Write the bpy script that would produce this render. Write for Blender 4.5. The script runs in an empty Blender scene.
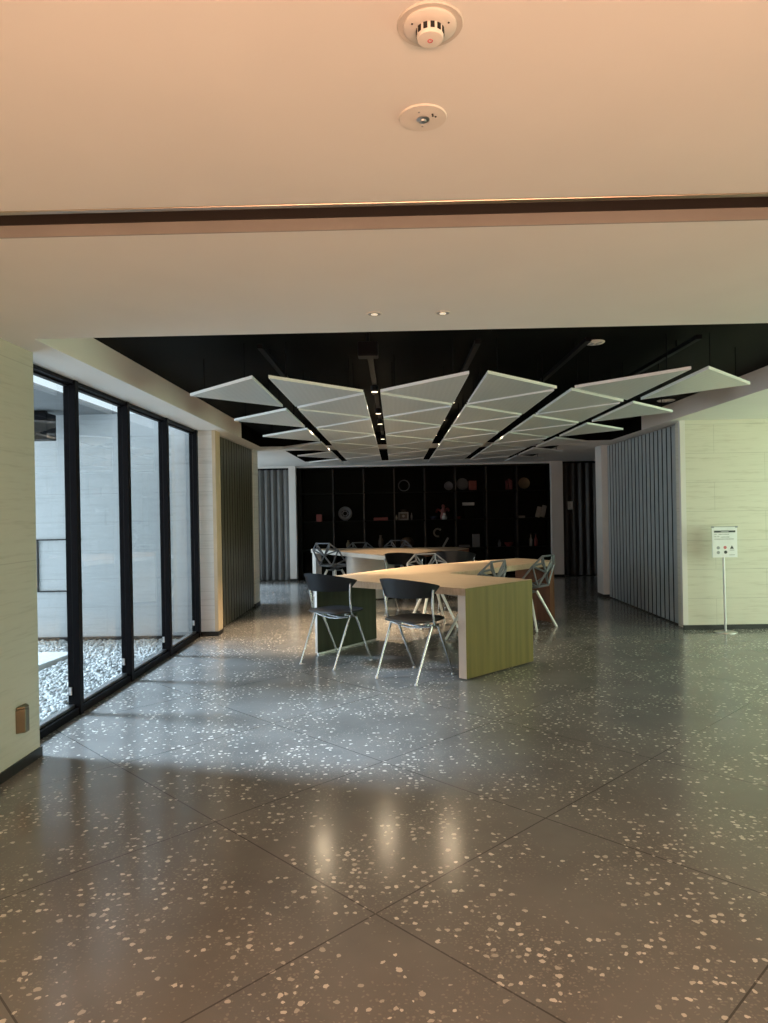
import bpy, bmesh, math, random
from math import sin, cos, pi, radians, sqrt, atan2
from mathutils import Vector, Matrix
random.seed(7)
sc = bpy.context.scene
COL = sc.collection

# ------------------------------------------------------------------ materials
def srgb(r, g, b):
    f = lambda c: (c/255/12.92) if c/255 <= .04045 else ((c/255+.055)/1.055)**2.4
    return (f(r), f(g), f(b), 1)

class NT:
    def __init__(s, name):
        s.m = bpy.data.materials.new(name); s.m.use_nodes = True
        s.t = s.m.node_tree; s.n = s.t.nodes; s.l = s.t.links
        s.p = s.n['Principled BSDF']
    def node(s, kind, **kw):
        x = s.n.new(kind)
        for k, v in kw.items():
            if k.startswith('i_'): x.inputs[k[2:].replace('_', ' ')].default_value = v
            else: setattr(x, k, v)
        return x
    def link(s, a, b): s.l.new(a, b)
    def math(s, op, a, b=None, c=None):
        x = s.n.new('ShaderNodeMath'); x.operation = op
        for i, v in enumerate((a, b, c)):
            if v is None: continue
            if isinstance(v, (int, float)): x.inputs[i].default_value = v
            else: s.link(v, x.inputs[i])
        return x.outputs[0]
    def mix(s, f, a, b):
        x = s.n.new('ShaderNodeMix'); x.data_type = 'RGBA'
        for i, v in ((0, f), (6, a), (7, b)):
            if isinstance(v, (int, float, tuple)): x.inputs[i].default_value = v
            else: s.link(v, x.inputs[i])
        return x.outputs[2]
    def coord(s, scale=(1, 1, 1), loc=(0, 0, 0), rot=(0, 0, 0)):
        tc = s.n.new('ShaderNodeTexCoord'); mp = s.n.new('ShaderNodeMapping')
        mp.inputs['Scale'].default_value = scale; mp.inputs['Location'].default_value = loc
        mp.inputs['Rotation'].default_value = rot
        s.link(tc.outputs['Object'], mp.inputs['Vector']); return mp.outputs[0]
    def noise(s, vec, scale, detail=3, rough=.5):
        x = s.node('ShaderNodeTexNoise'); x.inputs['Scale'].default_value = scale
        x.inputs['Detail'].default_value = detail; x.inputs['Roughness'].default_value = rough
        s.link(vec, x.inputs['Vector']); return x.outputs[0]
    def ramp(s, fac, stops):
        x = s.node('ShaderNodeValToRGB'); e = x.color_ramp.elements
        while len(e) < len(stops): e.new(.5)
        for k, (p, c) in zip(e, stops): k.position = p; k.color = c
        s.link(fac, x.inputs[0]); return x.outputs[0]
    def bump(s, h, strength=.2, dist=.01):
        b = s.node('ShaderNodeBump'); b.inputs['Strength'].default_value = strength
        b.inputs['Distance'].default_value = dist; s.link(h, b.inputs['Height'])
        s.link(b.outputs[0], s.p.inputs['Normal'])
    def col(s, c): s.link(c, s.p.inputs['Base Color'])

def mat(name, c, rough=.5, metal=0, spec=.5, var=0.06, vs=6, emit=None):
    """procedural: base colour with a faint noise variation"""
    k = NT(name); k.p.inputs['Roughness'].default_value = rough
    k.p.inputs['Metallic'].default_value = metal; k.p.inputs['Specular IOR Level'].default_value = spec
    n = k.noise(k.coord(), vs, 3)
    lo = tuple(x*(1-var) for x in c[:3])+(1,); hi = tuple(min(1, x*(1+var)) for x in c[:3])+(1,)
    k.col(k.ramp(n, [(.3, lo), (.7, hi)]))
    if emit:
        k.p.inputs['Emission Color'].default_value = emit[0]; k.p.inputs['Emission Strength'].default_value = emit[1]
    return k.m

def terrazzo():
    k = NT('polished terrazzo'); base = k.coord()
    sep = k.node('ShaderNodeSeparateXYZ'); k.link(base, sep.inputs[0]); x, y = sep.outputs[0], sep.outputs[1]
    per = 1.135
    lines = None
    for sg in (1, -1):
        # coordinate along a diagonal, measured from the joint crossing at (-0.10, 2.64)
        u = k.math('MULTIPLY', k.math('ADD', k.math('SUBTRACT', y, 2.64), k.math('MULTIPLY', k.math('ADD', x, .10), sg)), .7071)
        fr = k.math('PINGPONG', u, per/2)          # 0 at the joints
        ln = k.math('LESS_THAN', fr, .0034)
        lines = ln if lines is None else k.math('MAXIMUM', lines, ln)
    wob = k.noise(base, 26, 2)
    wv = k.node('ShaderNodeVectorMath', operation='MULTIPLY_ADD')
    nz = k.node('ShaderNodeTexNoise'); nz.inputs['Scale'].default_value = 42; k.link(base, nz.inputs['Vector'])
    k.link(nz.outputs[1], wv.inputs[0]); wv.inputs[1].default_value = (.024, .024, 0); k.link(base, wv.inputs[2])
    def chips(scale, thresh, cut, jit):
        v = k.node('ShaderNodeTexVoronoi'); v.voronoi_dimensions = '2D'; v.inputs['Scale'].default_value = scale
        v.inputs['Randomness'].default_value = 1
        k.link(wv.outputs[0], v.inputs['Vector'])
        s2 = k.node('ShaderNodeSeparateColor'); k.link(v.outputs['Color'], s2.inputs[0])
        size = k.math('MULTIPLY_ADD', s2.outputs[0], jit, thresh)
        clus = k.noise(base, 2.3, 2)
        sel = k.math('GREATER_THAN', k.math('ADD', s2.outputs[1], k.math('MULTIPLY', k.math('SUBTRACT', clus, .5), 2.0)), cut)
        return k.math('MULTIPLY', k.math('LESS_THAN', v.outputs['Distance'], size), sel), s2.outputs[2]
    c1, r1 = chips(27, .10, .70, .22)
    c2, r2 = chips(70, .14, .64, .24)
    c3, r3 = chips(150, .2, .55, .2)
    mottle = k.noise(base, 1.6, 4, .6)
    body = k.ramp(mottle, [(.3, (.165, .16, .152, 1)), (.7, (.225, .218, .208, 1))])
    body = k.mix(k.math('MULTIPLY', c3, .5), body, (.22, .205, .185, 1))
    body = k.mix(k.math('MULTIPLY', c2, .75), body, (.30, .28, .25, 1))
    chipc = k.ramp(r1, [(0, (.46, .43, .38, 1)), (1, (.78, .74, .67, 1))])
    body = k.mix(c1, body, chipc)
    body = k.mix(k.math('MULTIPLY', lines, .65), body, (.03, .028, .026, 1))
    k.col(body)
    k.p.inputs['Specular IOR Level'].default_value = .5
    rr = k.noise(base, 9, 3)
    k.link(k.math('MULTIPLY_ADD', rr, .08, .13), k.p.inputs['Roughness'])
    k.bump(k.math('SUBTRACT', k.math('MULTIPLY', k.noise(base, 120, 2), .12), lines), .25, .003)
    return k.m

def stone(name, axis, c1, c2, row=.352, length=1.22, off=0, joint=True):
    """pale stone panels with level streaks; axis = which coordinate runs along the wall"""
    k = NT(name); base = k.coord()
    sep = k.node('ShaderNodeSeparateXYZ'); k.link(base, sep.inputs[0])
    u = sep.outputs[0 if axis == 'x' else 1]; z = sep.outputs[2]
    cb = k.node('ShaderNodeCombineXYZ')
    k.link(k.math('MULTIPLY', u, .9), cb.inputs[0]); k.link(k.math('MULTIPLY', z, 13), cb.inputs[1])
    n1 = k.noise(cb.outputs[0], 1.6, 5, .65)
    n2 = k.noise(cb.outputs[0], 6, 3, .6)
    f = k.math('MULTIPLY_ADD', n2, .4, k.math('MULTIPLY', n1, .7))
    c = k.ramp(f, [(.36, c2), (.52, c1), (.75, tuple(min(1, x*1.05) for x in c1[:3])+(1,))])
    if joint:
        ri = k.math('FLOOR', k.math('DIVIDE', k.math('ADD', z, -.024), row))
        zz = k.math('PINGPONG', k.math('ADD', z, -.024), row/2)
        lz = k.math('LESS_THAN', zz, .0030)
        us = k.math('ADD', u, k.math('MULTIPLY_ADD', k.math('MODULO', ri, 2), length/2, off))
        lu = k.math('LESS_THAN', k.math('PINGPONG', us, length/2), .0025)
        L = k.math('MAXIMUM', lz, lu)
        c = k.mix(k.math('MULTIPLY', L, .28), c, (.16, .15, .13, 1))
        k.bump(k.math('SUBTRACT', 1, L), .3, .003)
    k.col(c); k.p.inputs['Roughness'].default_value = .6
    return k.m

def oak(name, c1, c2, grain):
    k = NT(name); sc_ = {'z': (4, 4, .3), 'x': (1.0, 14, 9)}[grain]
    base = k.coord(sc_, rot=(0, 0, radians(40)) if grain == 'x' else (0, 0, 0))
    n = k.noise(base, 2.2, 6, .62)
    w = k.node('ShaderNodeTexWave'); w.inputs['Scale'].default_value = 1.3; w.inputs['Distortion'].default_value = 5
    w.inputs['Detail'].default_value = 3; k.link(base, w.inputs['Vector'])
    f = k.math('MULTIPLY_ADD', w.outputs[1], .12, k.math('MULTIPLY', n, .88))
    k.col(k.ramp(f, [(.25, c2), (.6, c1)])); k.p.inputs['Roughness'].default_value = .55; k.p.inputs['Specular IOR Level'].default_value = .2
    k.bump(n, .12, .002)
    return k.m

def glass():
    k = NT('window glass'); k.n.remove(k.p)
    out = k.n['Material Output']
    tr = k.node('ShaderNodeBsdfTransparent'); tr.inputs[0].default_value = (.95, .98, .98, 1)
    gl = k.node('ShaderNodeBsdfGlossy'); gl.inputs['Roughness'].default_value = .005
    fr = k.node('ShaderNodeFresnel'); ge = k.node('ShaderNodeNewGeometry')
    k.link(k.math('MULTIPLY_ADD', ge.outputs['Backfacing'], 1/1.52-1.52, 1.52), fr.inputs[0])
    mx = k.node('ShaderNodeMixShader')
    k.link(fr.outputs[0], mx.inputs[0])
    k.link(tr.outputs[0], mx.inputs[1]); k.link(gl.outputs[0], mx.inputs[2]); k.link(mx.outputs[0], out.inputs[0])
    return k.m

def rod_lines(name, c, rough=.35):
    """fine ribs along Y, as on reeded plastic sheet"""
    k = NT(name); v = k.coord(); sep = k.node('ShaderNodeSeparateXYZ'); k.link(v, sep.inputs[0])
    s = k.math('SINE', k.math('MULTIPLY', sep.outputs[0], 150))
    k.col(k.mix(k.math('MULTIPLY_ADD', s, .5, .5), tuple(x*.95 for x in c[:3])+(1,), c))
    k.p.inputs['Roughness'].default_value = rough; k.bump(s, .03, .002)
    return k.m

M = {}
M['floor'] = terrazzo()
M['white_paint'] = mat('white ceiling paint', (.78, .76, .73, 1), .85, var=.02, vs=2)
M['white_plaster'] = mat('white plaster', (.74, .73, .71, 1), .8, var=.02, vs=3)
M['black_ceiling'] = mat('black ceiling paint', (.0040, .0040, .0034, 1), .6, spec=.03, var=.2, vs=1.5)
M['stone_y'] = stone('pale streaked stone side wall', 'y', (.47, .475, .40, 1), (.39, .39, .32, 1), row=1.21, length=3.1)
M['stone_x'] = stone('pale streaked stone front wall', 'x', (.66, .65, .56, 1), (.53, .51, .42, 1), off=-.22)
M['stone_w'] = stone('white streaked stone', 'x', (.70, .69, .67, 1), (.58, .57, .55, 1), row=.176, length=3)
M['stone_out'] = stone('courtyard stone', 'x', (.56, .58, .60, 1), (.46, .48, .50, 1), row=.352, length=1.44, off=.72)
M['dark_base'] = mat('black skirting', (.012, .012, .012, 1), .45)
M['black_metal'] = mat('black window frame metal', (.0040, .0040, .006, 1), .45, spec=.10)
M['steel'] = mat('brushed steel', (.60, .60, .60, 1), .28, metal=1)
M['chrome'] = mat('chrome tube', (.72, .74, .75, 1), .18, metal=1, var=.01)
M['bronze'] = mat('bronze metal', (.24, .21, .145, 1), .42, metal=1)
M['brass_lit'] = mat('pale metal rail', (.55, .47, .38, 1), .3, metal=1)
M['riser'] = mat('riser with painted shade', (.30, .285, .265, 1), .7)
M['slot'] = mat('dark slot', (.022, .016, .013, 1), .6)
M['slat_grey'] = mat('blue grey lacquered slats', (.38, .43, .45, 1), .34, spec=.6)
M['slat_brown'] = mat('olive brown lacquered slats', (.085, .084, .060, 1), .38)
M['slat_dark'] = mat('dark brown slats', (.050, .038, .030, 1), .35)
M['pleat'] = mat('grey pleated door', (.20, .20, .20, 1), .35, metal=.3)
M['beige_trim'] = mat('pale timber trim', (.62, .50, .34, 1), .5)
M['oak_top'] = oak('oak tabletop', (.50, .38, .27, 1), (.40, .30, .20, 1), 'x')
M['oak_panel'] = oak('oak end panel', (.155, .130, .036, 1), (.105, .088, .024, 1), 'z')  # same oak as the top, green light mixed into the colour
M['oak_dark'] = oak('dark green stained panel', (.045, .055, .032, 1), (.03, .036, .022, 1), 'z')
M['brown_wood'] = oak('red brown wood', (.17, .075, .04, 1), (.10, .045, .025, 1), 'z')
M['white_lam'] = mat('white laminate', (.80, .79, .76, 1), .4)
M['beige_lam'] = mat('beige laminate', (.52, .45, .38, 1), .45)
M['black_plastic'] = mat('black moulded plastic', (.010, .012, .016, 1), .42)
M['seat_black'] = mat('black seat', (.010, .010, .011, 1), .5)
M['grey_cast'] = mat('grey cast aluminium', (.16, .17, .19, 1), .38, metal=.4)
M['olive_cast'] = mat('dark grey cast aluminium', (.10, .105, .10, 1), .4, metal=.5)
M['leg_white'] = mat('pale anodised legs', (.78, .78, .74, 1), .3, metal=.35)
M['panel'] = rod_lines('white reeded panel', (.60, .62, .61, 1), .32)
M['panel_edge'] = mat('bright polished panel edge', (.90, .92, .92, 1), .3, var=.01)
M['shelf'] = mat('black stained bookcase', (.0040, .0042, .0018, 1), .55, spec=.08)  # dark brown shelves painted near black for the dim light there
M['shelf_edge'] = mat('dark brown shelf edge', (.012, .009, .007, 1), .45)
M['glass'] = glass()
M['pebble'] = mat('pale pebbles', (.50, .51, .50, 1), .7, var=.45, vs=14)
M['soil'] = mat('gravel bed', (.30, .30, .29, 1), .9, var=.3, vs=30)
M['conc'] = mat('grey concrete soffit', (.22, .23, .24, 1), .8)
M['pave'] = mat('pale paving stone', (.55, .56, .55, 1), .7)
M['grass'] = mat('lawn', (.09, .16, .04, 1), .9, var=.4, vs=8)
M['device'] = mat('white device plastic', (.74, .70, .65, 1), .5)
M['device_grey'] = mat('pale grey device ring', (.60, .56, .51, 1), .5)
M['hole'] = mat('black for gaps and painted shade', (.01, .01, .01, 1), .7)
M['sign_white'] = mat('white sign board', (.82, .84, .87, 1), .4)
M['ink'] = mat('dark print', (.035, .04, .045, 1), .5)
M['ink_grey'] = mat('grey print', (.32, .34, .36, 1), .5)
M['ink_red'] = mat('red print', (.55, .16, .18, 1), .5)
M['lamp'] = mat('warm lamp lens', (1, .9, .7, 1), .4, emit=((1, .82, .58, 1), 2.5))
M['lamp_dim'] = mat('warm downlight lens', (1, .9, .7, 1), .4, emit=((1, .9, .75, 1), .5))
for n, c in dict(c_red=(.22, .03, .025), c_pale=(.34, .31, .27), c_grey=(.16, .16, .17), c_brown=(.10, .06, .035), c_pink=(.30, .10, .09),
                 c_blue=(.05, .06, .13), c_white=(.55, .53, .48), c_dark=(.03, .02, .018), c_gold=(.20, .14, .07)).items():
    M[n] = mat('ornament '+n[2:], tuple(q*.7 for q in c)+(1,), .5)  # ornament colours dimmed to paint in the dark of the shelves

# ------------------------------------------------------------------ mesh helpers
def link(name, bm, m, parent=None, smooth=False):
    me = bpy.data.meshes.new(name); bmesh.ops.recalc_face_normals(bm, faces=bm.faces[:]); bm.to_mesh(me); bm.free()
    o = bpy.data.objects.new(name, me); COL.objects.link(o)
    ms = m if isinstance(m, (list, tuple)) else [m]
    for x in ms: me.materials.append(M[x])
    if smooth:
        for p in me.polygons: p.use_smooth = True
        try: me.set_sharp_from_angle(angle=radians(40))
        except Exception: pass
    if parent: o.parent = parent
    return o
def BM(): return bmesh.new()
def box(bm, x0, x1, y0, y1, z0, z1, bev=0, mi=0):
    v = [bm.verts.new((x, y, z)) for z in (z0, z1) for x, y in ((x0, y0), (x1, y0), (x1, y1), (x0, y1))]
    fs = [bm.faces.new([v[i] for i in q]) for q in ((3, 2, 1, 0), (4, 5, 6, 7), (0, 1, 5, 4), (1, 2, 6, 5), (2, 3, 7, 6), (3, 0, 4, 7))]
    for f in fs: f.material_index = mi
    if bev:
        es = list({e for f in fs for e in f.edges})
        bmesh.ops.bevel(bm, geom=es, offset=bev, segments=2, affect='EDGES', profile=.5)
    return bm
def prism(bm, pts, z0, z1, bev=0, mi=0):
    a = [bm.verts.new((p[0], p[1], z0)) for p in pts]; b = [bm.verts.new((p[0], p[1], z1)) for p in pts]
    n = len(pts); fs = [bm.faces.new(a[::-1]), bm.faces.new(b)]
    for i in range(n): fs.append(bm.faces.new((a[i], a[(i+1) % n], b[(i+1) % n], b[i])))
    for f in fs: f.material_index = mi
    if bev: bmesh.ops.bevel(bm, geom=list({e for f in fs for e in f.edges}), offset=bev, segments=2, affect='EDGES', profile=.5)
    return bm
def lathe(bm, prof, seg=32, mi=0, loc=(0, 0, 0), closed_ends=True):
    rings = []
    for r, z in prof:
        rings.append([bm.verts.new((loc[0]+r*cos(2*pi*i/seg), loc[1]+r*sin(2*pi*i/seg), loc[2]+z)) for i in range(seg)])
    for a, b in zip(rings, rings[1:]):
        for i in range(seg):
            bm.faces.new((a[i], a[(i+1) % seg], b[(i+1) % seg], b[i])).material_index = mi
    if closed_ends:
        bm.faces.new(rings[0][::-1]).material_index = mi; bm.faces.new(rings[-1]).material_index = mi
    return bm
def tube(bm, pts, r, seg=10, r2=None, cap=True, flat=1.0, mi=0):
    pts = [Vector(p) for p in pts]; n = len(pts); rings = []
    for i, p in enumerate(pts):
        d = (pts[min(i+1, n-1)]-pts[max(i-1, 0)]).normalized()
        a = d.cross(Vector((0, 0, 1)))
        if a.length < .05: a = Vector((1, 0, 0))
        a.normalize(); b = d.cross(a).normalized()
        rr = r if r2 is None else r+(r2-r)*i/(n-1)
        rings.append([bm.verts.new(p+a*rr*cos(2*pi*k/seg)+b*rr*flat*sin(2*pi*k/seg)) for k in range(seg)])
    for A, B in zip(rings, rings[1:]):
        for k in range(seg): bm.faces.new((A[k], A[(k+1) % seg], B[(k+1) % seg], B[k])).material_index = mi
    if cap: bm.faces.new(rings[0][::-1]).material_index = mi; bm.faces.new(rings[-1]).material_index = mi
    return bm
def torus(bm, R_, r, axis='y', loc=(0, 0, 0), a0=0, a1=2*pi, seg=36, sq=1):
    full = abs(a1-a0-2*pi) < 1e-6; rings = []
    for i in range(seg if full else seg+1):
        a = a0+(a1-a0)*i/seg; ring = []
        for k in range(8):
            t = 2*pi*k/8; q = R_+r*cos(t); h = r*sin(t)*sq
            v = (q*cos(a), h, q*sin(a)) if axis == 'y' else (q*cos(a), q*sin(a), h)
            ring.append(bm.verts.new((v[0]+loc[0], v[1]+loc[1], v[2]+loc[2])))
        rings.append(ring)
    m = len(rings)
    for i in range(m if full else m-1):
        A, B = rings[i], rings[(i+1) % m]
        for k in range(8): bm.faces.new((A[k], A[(k+1) % 8], B[(k+1) % 8], B[k]))
    if not full: bm.faces.new(rings[0][::-1]); bm.faces.new(rings[-1])
    return bm
def smoothpath(pts, n=6):
    P = [Vector(p) for p in pts]; out = []
    for i in range(len(P)-1):
        p0, p1, p2, p3 = P[max(i-1, 0)], P[i], P[i+1], P[min(i+2, len(P)-1)]
        for k in range(n):
            t = k/n
            out.append(.5*((2*p1)+(p2-p0)*t+(2*p0-5*p1+4*p2-p3)*t*t+(3*p1-p0-3*p2+p3)*t**3))
    out.append(P[-1]); return out

def tag(o, label, cat, group=None, kind=None):
    o['label'] = label; o['category'] = cat
    if group: o['group'] = group
    o['kind'] = kind or 'thing'
    return o
def thing(name, label, cat, loc=(0, 0, 0), rz=0, group=None):
    o = bpy.data.objects.new(name, None); COL.objects.link(o); o.empty_display_size = .1
    o.location = loc; o.rotation_euler = (0, 0, rz)
    return tag(o, label, cat, group)
def struct(name, bm, m, smooth=False):
    o = link(name, bm, m, None, smooth); o['kind'] = 'structure'; return o
def dup(root, loc, rz, label, scale=1):
    r = root.copy(); COL.objects.link(r); r.location = loc; r.rotation_euler = (0, 0, rz); r['label'] = label
    r.scale = (scale,)*3
    for ch in list(root.children):
        c = ch.copy(); COL.objects.link(c); c.parent = r
        for g in list(ch.children):
            d = g.copy(); COL.objects.link(d); d.parent = c
    return r
def glow(name, kind, loc, energy, color, rot=(0, 0, 0), size=1, size_y=None, shape=None, spread=None, **kw):
    l = bpy.data.lights.new(name, kind); l.energy = energy; l.color = color
    if kind == 'AREA':
        l.shape = shape or ('RECTANGLE' if size_y else 'DISK'); l.size = size
        if size_y: l.size_y = size_y
        if spread: l.spread = radians(spread)
    for k, v in kw.items(): setattr(l, k, v)
    o = bpy.data.objects.new(name, l); COL.objects.link(o); o.location = loc; o.rotation_euler = rot
    return o

# ------------------------------------------------------------------ the setting
ZC = 2.54           # main soffit
ZA = 2.58           # near ceiling
ZV = 2.745          # black ceiling in the recess
XL, XW, XR = -2.26, -2.42, 6.4
YB = -4.2
YF = 16.10
struct('floor', prism(BM(), [(XW-.14, YB-.2), (XR+.2, YB-.2), (XR+.2, 16.4), (-4.6, 16.4), (-4.6, 8.95), (XW-.14, 8.95)], -.2, 0), 'floor')

# ceilings: near lobby, sliding shutter slot, soffit ring round the black recess
struct('ceiling', box(BM(), -2.6, XR+.2, YB-.2, 2.47, ZA, ZA+.4), 'white_paint')
VX0, VX1, VY0, VY1 = -2.08, 3.36, 4.09, 11.0
UX0, UX1, UY0, UY1 = -1.81, 2.74, 11.75, 14.4
bm = BM()
box(bm, -2.6, XR+.2, 2.605, VY0, ZC, 3.0)                      # between slot and recess
box(bm, -2.6, VX0, VY0, 4.42, ZC, 3.0); box(bm, -2.512, VX0, 4.42, 8.74, ZC, 3.0); box(bm, -2.62, VX0, 8.74, VY1, ZC, 3.0); box(bm, VX1, XR+.2, VY0, VY1, ZC, 3.0)
box(bm, -4.6, XR+.2, VY1, UY0, ZC, 3.0)
box(bm, -4.6, UX0, UY0, UY1, ZC, 3.0); box(bm, UX1, XR+.2, UY0, UY1, ZC, 3.0)
box(bm, -4.6, XR+.2, UY1, 16.4, ZC, 3.0)
struct('ceiling_soffit', bm, 'white_paint')
bm = BM()
box(bm, VX0-.02, VX1+.02, VY0-.02, VY1+.02, ZV, ZV+.1)
box(bm, UX0-.02, UX1+.02, UY0-.02, UY1+.02, ZV, ZV+.1)
struct('ceiling_recess', bm, 'black_ceiling')
# black linings of the rear part of the recess
bm = BM()
box(bm, VX0, VX0+.006, 9.65, VY1, ZC+.002, ZV); box(bm, VX1-.006, VX1, 9.65, VY1, ZC+.002, ZV)
box(bm, VX0, VX1, VY1-.006, VY1, ZC+.002, ZV)
box(bm, UX0, UX0+.006, UY0, UY1, ZC+.002, ZV); box(bm, UX1-.006, UX1, UY0, UY1, ZC+.002, ZV)
box(bm, UX0, UX1, UY1-.006, UY1, ZC+.002, ZV)
struct('trim_1', bm, 'black_ceiling')
# shutter slot
bm = BM(); box(bm, -2.6, XR+.2, 2.47, 2.605, ZA+.10, ZA+.4); box(bm, -2.6, XR+.2, 2.596, 2.6045, ZA+.003, ZA+.11); struct('trim_2', bm, 'slot')
struct('trim_11', box(BM(), -2.26, XR, 2.598, 2.6055, ZC-.002, ZA+.002), 'riser')  # shade painted into the riser colour, darker than the ceiling
bm = BM(); box(bm, -2.23, XR, 2.47, 2.492, ZA-.004, ZA+.1, .002); struct('trim_3', bm, 'brass_lit')
bm = BM(); box(bm, -2.23, XR, 2.545, 2.552, ZA+.02, ZA+.1, .002); struct('trim_4', bm, 'brass_lit')

# walls
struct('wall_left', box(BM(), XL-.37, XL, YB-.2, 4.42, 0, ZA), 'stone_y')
struct('wall_back', box(BM(), -2.6, XR+.2, YB-.2, YB, 0, ZA), 'white_plaster')
# right wall: solid by the lobby, long window opening, solid pier
bm = BM()
box(bm, XR, XR+.2, YB, 1.4, 0, ZA); box(bm, XR, XR+.2, 8.4, 16.4, 0, ZC)
box(bm, XR, XR+.2, 1.4, 8.4, 2.42, ZC)
struct('wall_right', bm, 'white_plaster')
for i in range(5):
    y0 = 1.4+i*1.4
    bm = BM()
    box(bm, XR+.06, XR+.12, y0, y0+.05, 0, 2.42); box(bm, XR+.06, XR+.12, y0+1.35, y0+1.4, 0, 2.42)
    box(bm, XR+.06, XR+.12, y0+.05, y0+1.35, 0, .06); box(bm, XR+.06, XR+.12, y0+.05, y0+1.35, 2.36, 2.42)
    w = struct('window_%d' % (i+10), bm, 'black_metal')
    g = link('glass_pane', box(BM(), XR+.085, XR+.095, y0+.05, y0+1.35, .06, 2.36), 'glass', w)
# stone return wall on the right with pale corner edge
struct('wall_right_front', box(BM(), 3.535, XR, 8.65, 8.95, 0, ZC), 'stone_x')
struct('trim_5', box(BM(), 3.472, 3.535, 8.645, 8.70, .055, ZC, .003), 'white_plaster')
struct('baseboard_right', box(BM(), 3.475, XR, 8.637, 8.655, 0, .055), 'dark_base')
struct('wall_right_side', box(BM(), 3.70, 3.9, 8.95, 11.9, 0, ZC), 'white_plaster')
# left return wall beyond the windows
struct('wall_left_front', box(BM(), -2.455, -2.245, 8.72, 8.95, .055, ZC), 'stone_w')
struct('trim_6', box(BM(), -2.25, -2.205, 8.715, 8.95, .055, ZC, .003), 'beige_trim')
struct('baseboard_front', box(BM(), -2.455, -2.20, 8.708, 8.95, 0, .055), 'dark_base')
struct('wall_left_side', box(BM(), -2.62, -2.42, 8.95, 11.4, 0, ZC), 'white_plaster')
struct('baseboard_left', box(BM(), XL, XL+.012, YB, 4.43, 0, .06), 'dark_base')
# pillars at the end of the slatted screens
struct('wall_left_pillar', box(BM(), -2.62, -2.27, 11.35, 11.75, .05, ZC, .004), 'stone_w')
struct('baseboard_left_pillar', box(BM(), -2.625, -2.265, 11.345, 11.755, 0, .05), 'dark_base')
struct('wall_right_pillar', box(BM(), 3.45, 3.75, 11.85, 12.2, .05, ZC, .004), 'white_plaster')
struct('baseboard_right_pillar', box(BM(), 3.445, 3.755, 11.845, 12.205, 0, .05), 'dark_base')
# rear wall, side walls of the wide rear part
struct('wall_rear', box(BM(), -4.6, XR+.2, 16.12, 16.4, 0, ZC), 'white_plaster')
bm = BM(); box(bm, -4.6, -4.4, 11.4, 12.0, 0, ZC); box(bm, -4.6, -4.4, 15.3, 16.12, 0, ZC); box(bm, -4.6, -4.4, 12.0, 15.3, 2.4, ZC); box(bm, -4.6, -4.4, 12.0, 15.3, 0, .05)
struct('wall_left_rear', bm, 'white_plaster')
bm = BM()
for a, b in ((12.0, 12.06), (13.62, 13.68), (15.24, 15.3)): box(bm, -4.53, -4.47, a, b, .05, 2.4)
box(bm, -4.53, -4.47, 12.06, 15.24, .05, .10); box(bm, -4.53, -4.47, 12.06, 15.24, 2.35, 2.4)
w = struct('window_15', bm, 'black_metal')
for a, b in ((12.06, 13.62), (13.68, 15.24)): link('glass_pane', box(BM(), -4.505, -4.495, a, b, .10, 2.35), 'glass', w)
struct('wall_left_return', box(BM(), -4.6, -2.62, 11.4, 11.6, 0, ZC), 'white_plaster')
for nm, x0, x1 in (('wall_rear_pillar', -2.335, -2.18), ('wall_rear_pier', 3.435, 3.69)):
    struct(nm, box(BM(), x0, x1, 15.58, 16.12, .05, ZC, .004), 'white_plaster')
    struct('baseboard_'+nm[5:], box(BM(), x0-.004, x1+.004, 15.575, 16.12, 0, .05), 'dark_base')

# slatted screens: one corrugated face each, made of upright planks
def slat_screen(name, label, x, y0, y1, n, m, sgn, z0=.02, z1=ZC-.015):
    bm = BM(); w = (y1-y0)/n
    for i in range(n):
        a = y0+i*w
        q = len(bm.faces)
        box(bm, min(x, x+sgn*.05), max(x, x+sgn*.05), a+.034, a+w, z0, z1)
        for f in bm.faces:
            f.normal_update()
            if abs(f.normal.y) > .9: f.material_index = 1  # plank sides painted black for the shade between planks
    box(bm, min(x, x-sgn*.03), max(x, x-sgn*.03), y0, y1, z0, z1, mi=1)
    m = [m, 'hole']
    o = link(name, bm, m); tag(o, label, 'slatted screen'); return o
slat_screen('slatted_screen', 'blue grey vertical slat screen between white pillar and cream stone wall at right', 3.60, 8.955, 11.845, 19, 'slat_grey', -1)
slat_screen('slatted_screen', 'olive brown vertical slat screen beyond the courtyard windows at left', -2.335, 8.96, 11.34, 15, 'slat_brown', 1)

# pleated doors in the rear corners
def pleated(name, label, x0, x1, n, m, z1):
    t = thing(name, label, 'folding door', ((x0+x1)/2, 15.7, 0)); t['kind'] = 'structure'; w = (x1-x0)/n; cx = (x0+x1)/2
    bm = BM(); pts = []
    for i in range(n):
        a = x0+i*w-cx
        pts += [(a, .05), (a+w*.16, 0), (a+w*.5, -.035), (a+w*.84, 0)]
    pts.append((x1-cx, .05)); back = [(p[0], p[1]+.02) for p in pts]
    prism(bm, pts+back[::-1], .02, z1-.03)
    link('pleated_leaf', bm, m, t, True)
    link('top_rail', box(BM(), x0-cx, x1-cx, -.03, .08, z1-.04, z1), 'black_metal', t)
    return t
pleated('door_1', 'grey pleated folding door in the far left corner', -3.05, -2.345, 5, 'pleat', 2.50)
pleated('door_2', 'dark brown pleated folding door in the far right corner', 3.70, 4.52, 5, 'slat_dark', 2.53)
bm = BM(); box(bm, -3.06, -2.33, 15.62, 16.12, 2.50, ZC); box(bm, -4.4, -3.05, 15.65, 16.12, 0, ZC); box(bm, 3.69, 4.53, 15.62, 16.12, 2.535, ZC); box(bm, 4.52, XR, 15.65, 16.12, 0, ZC)
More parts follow.
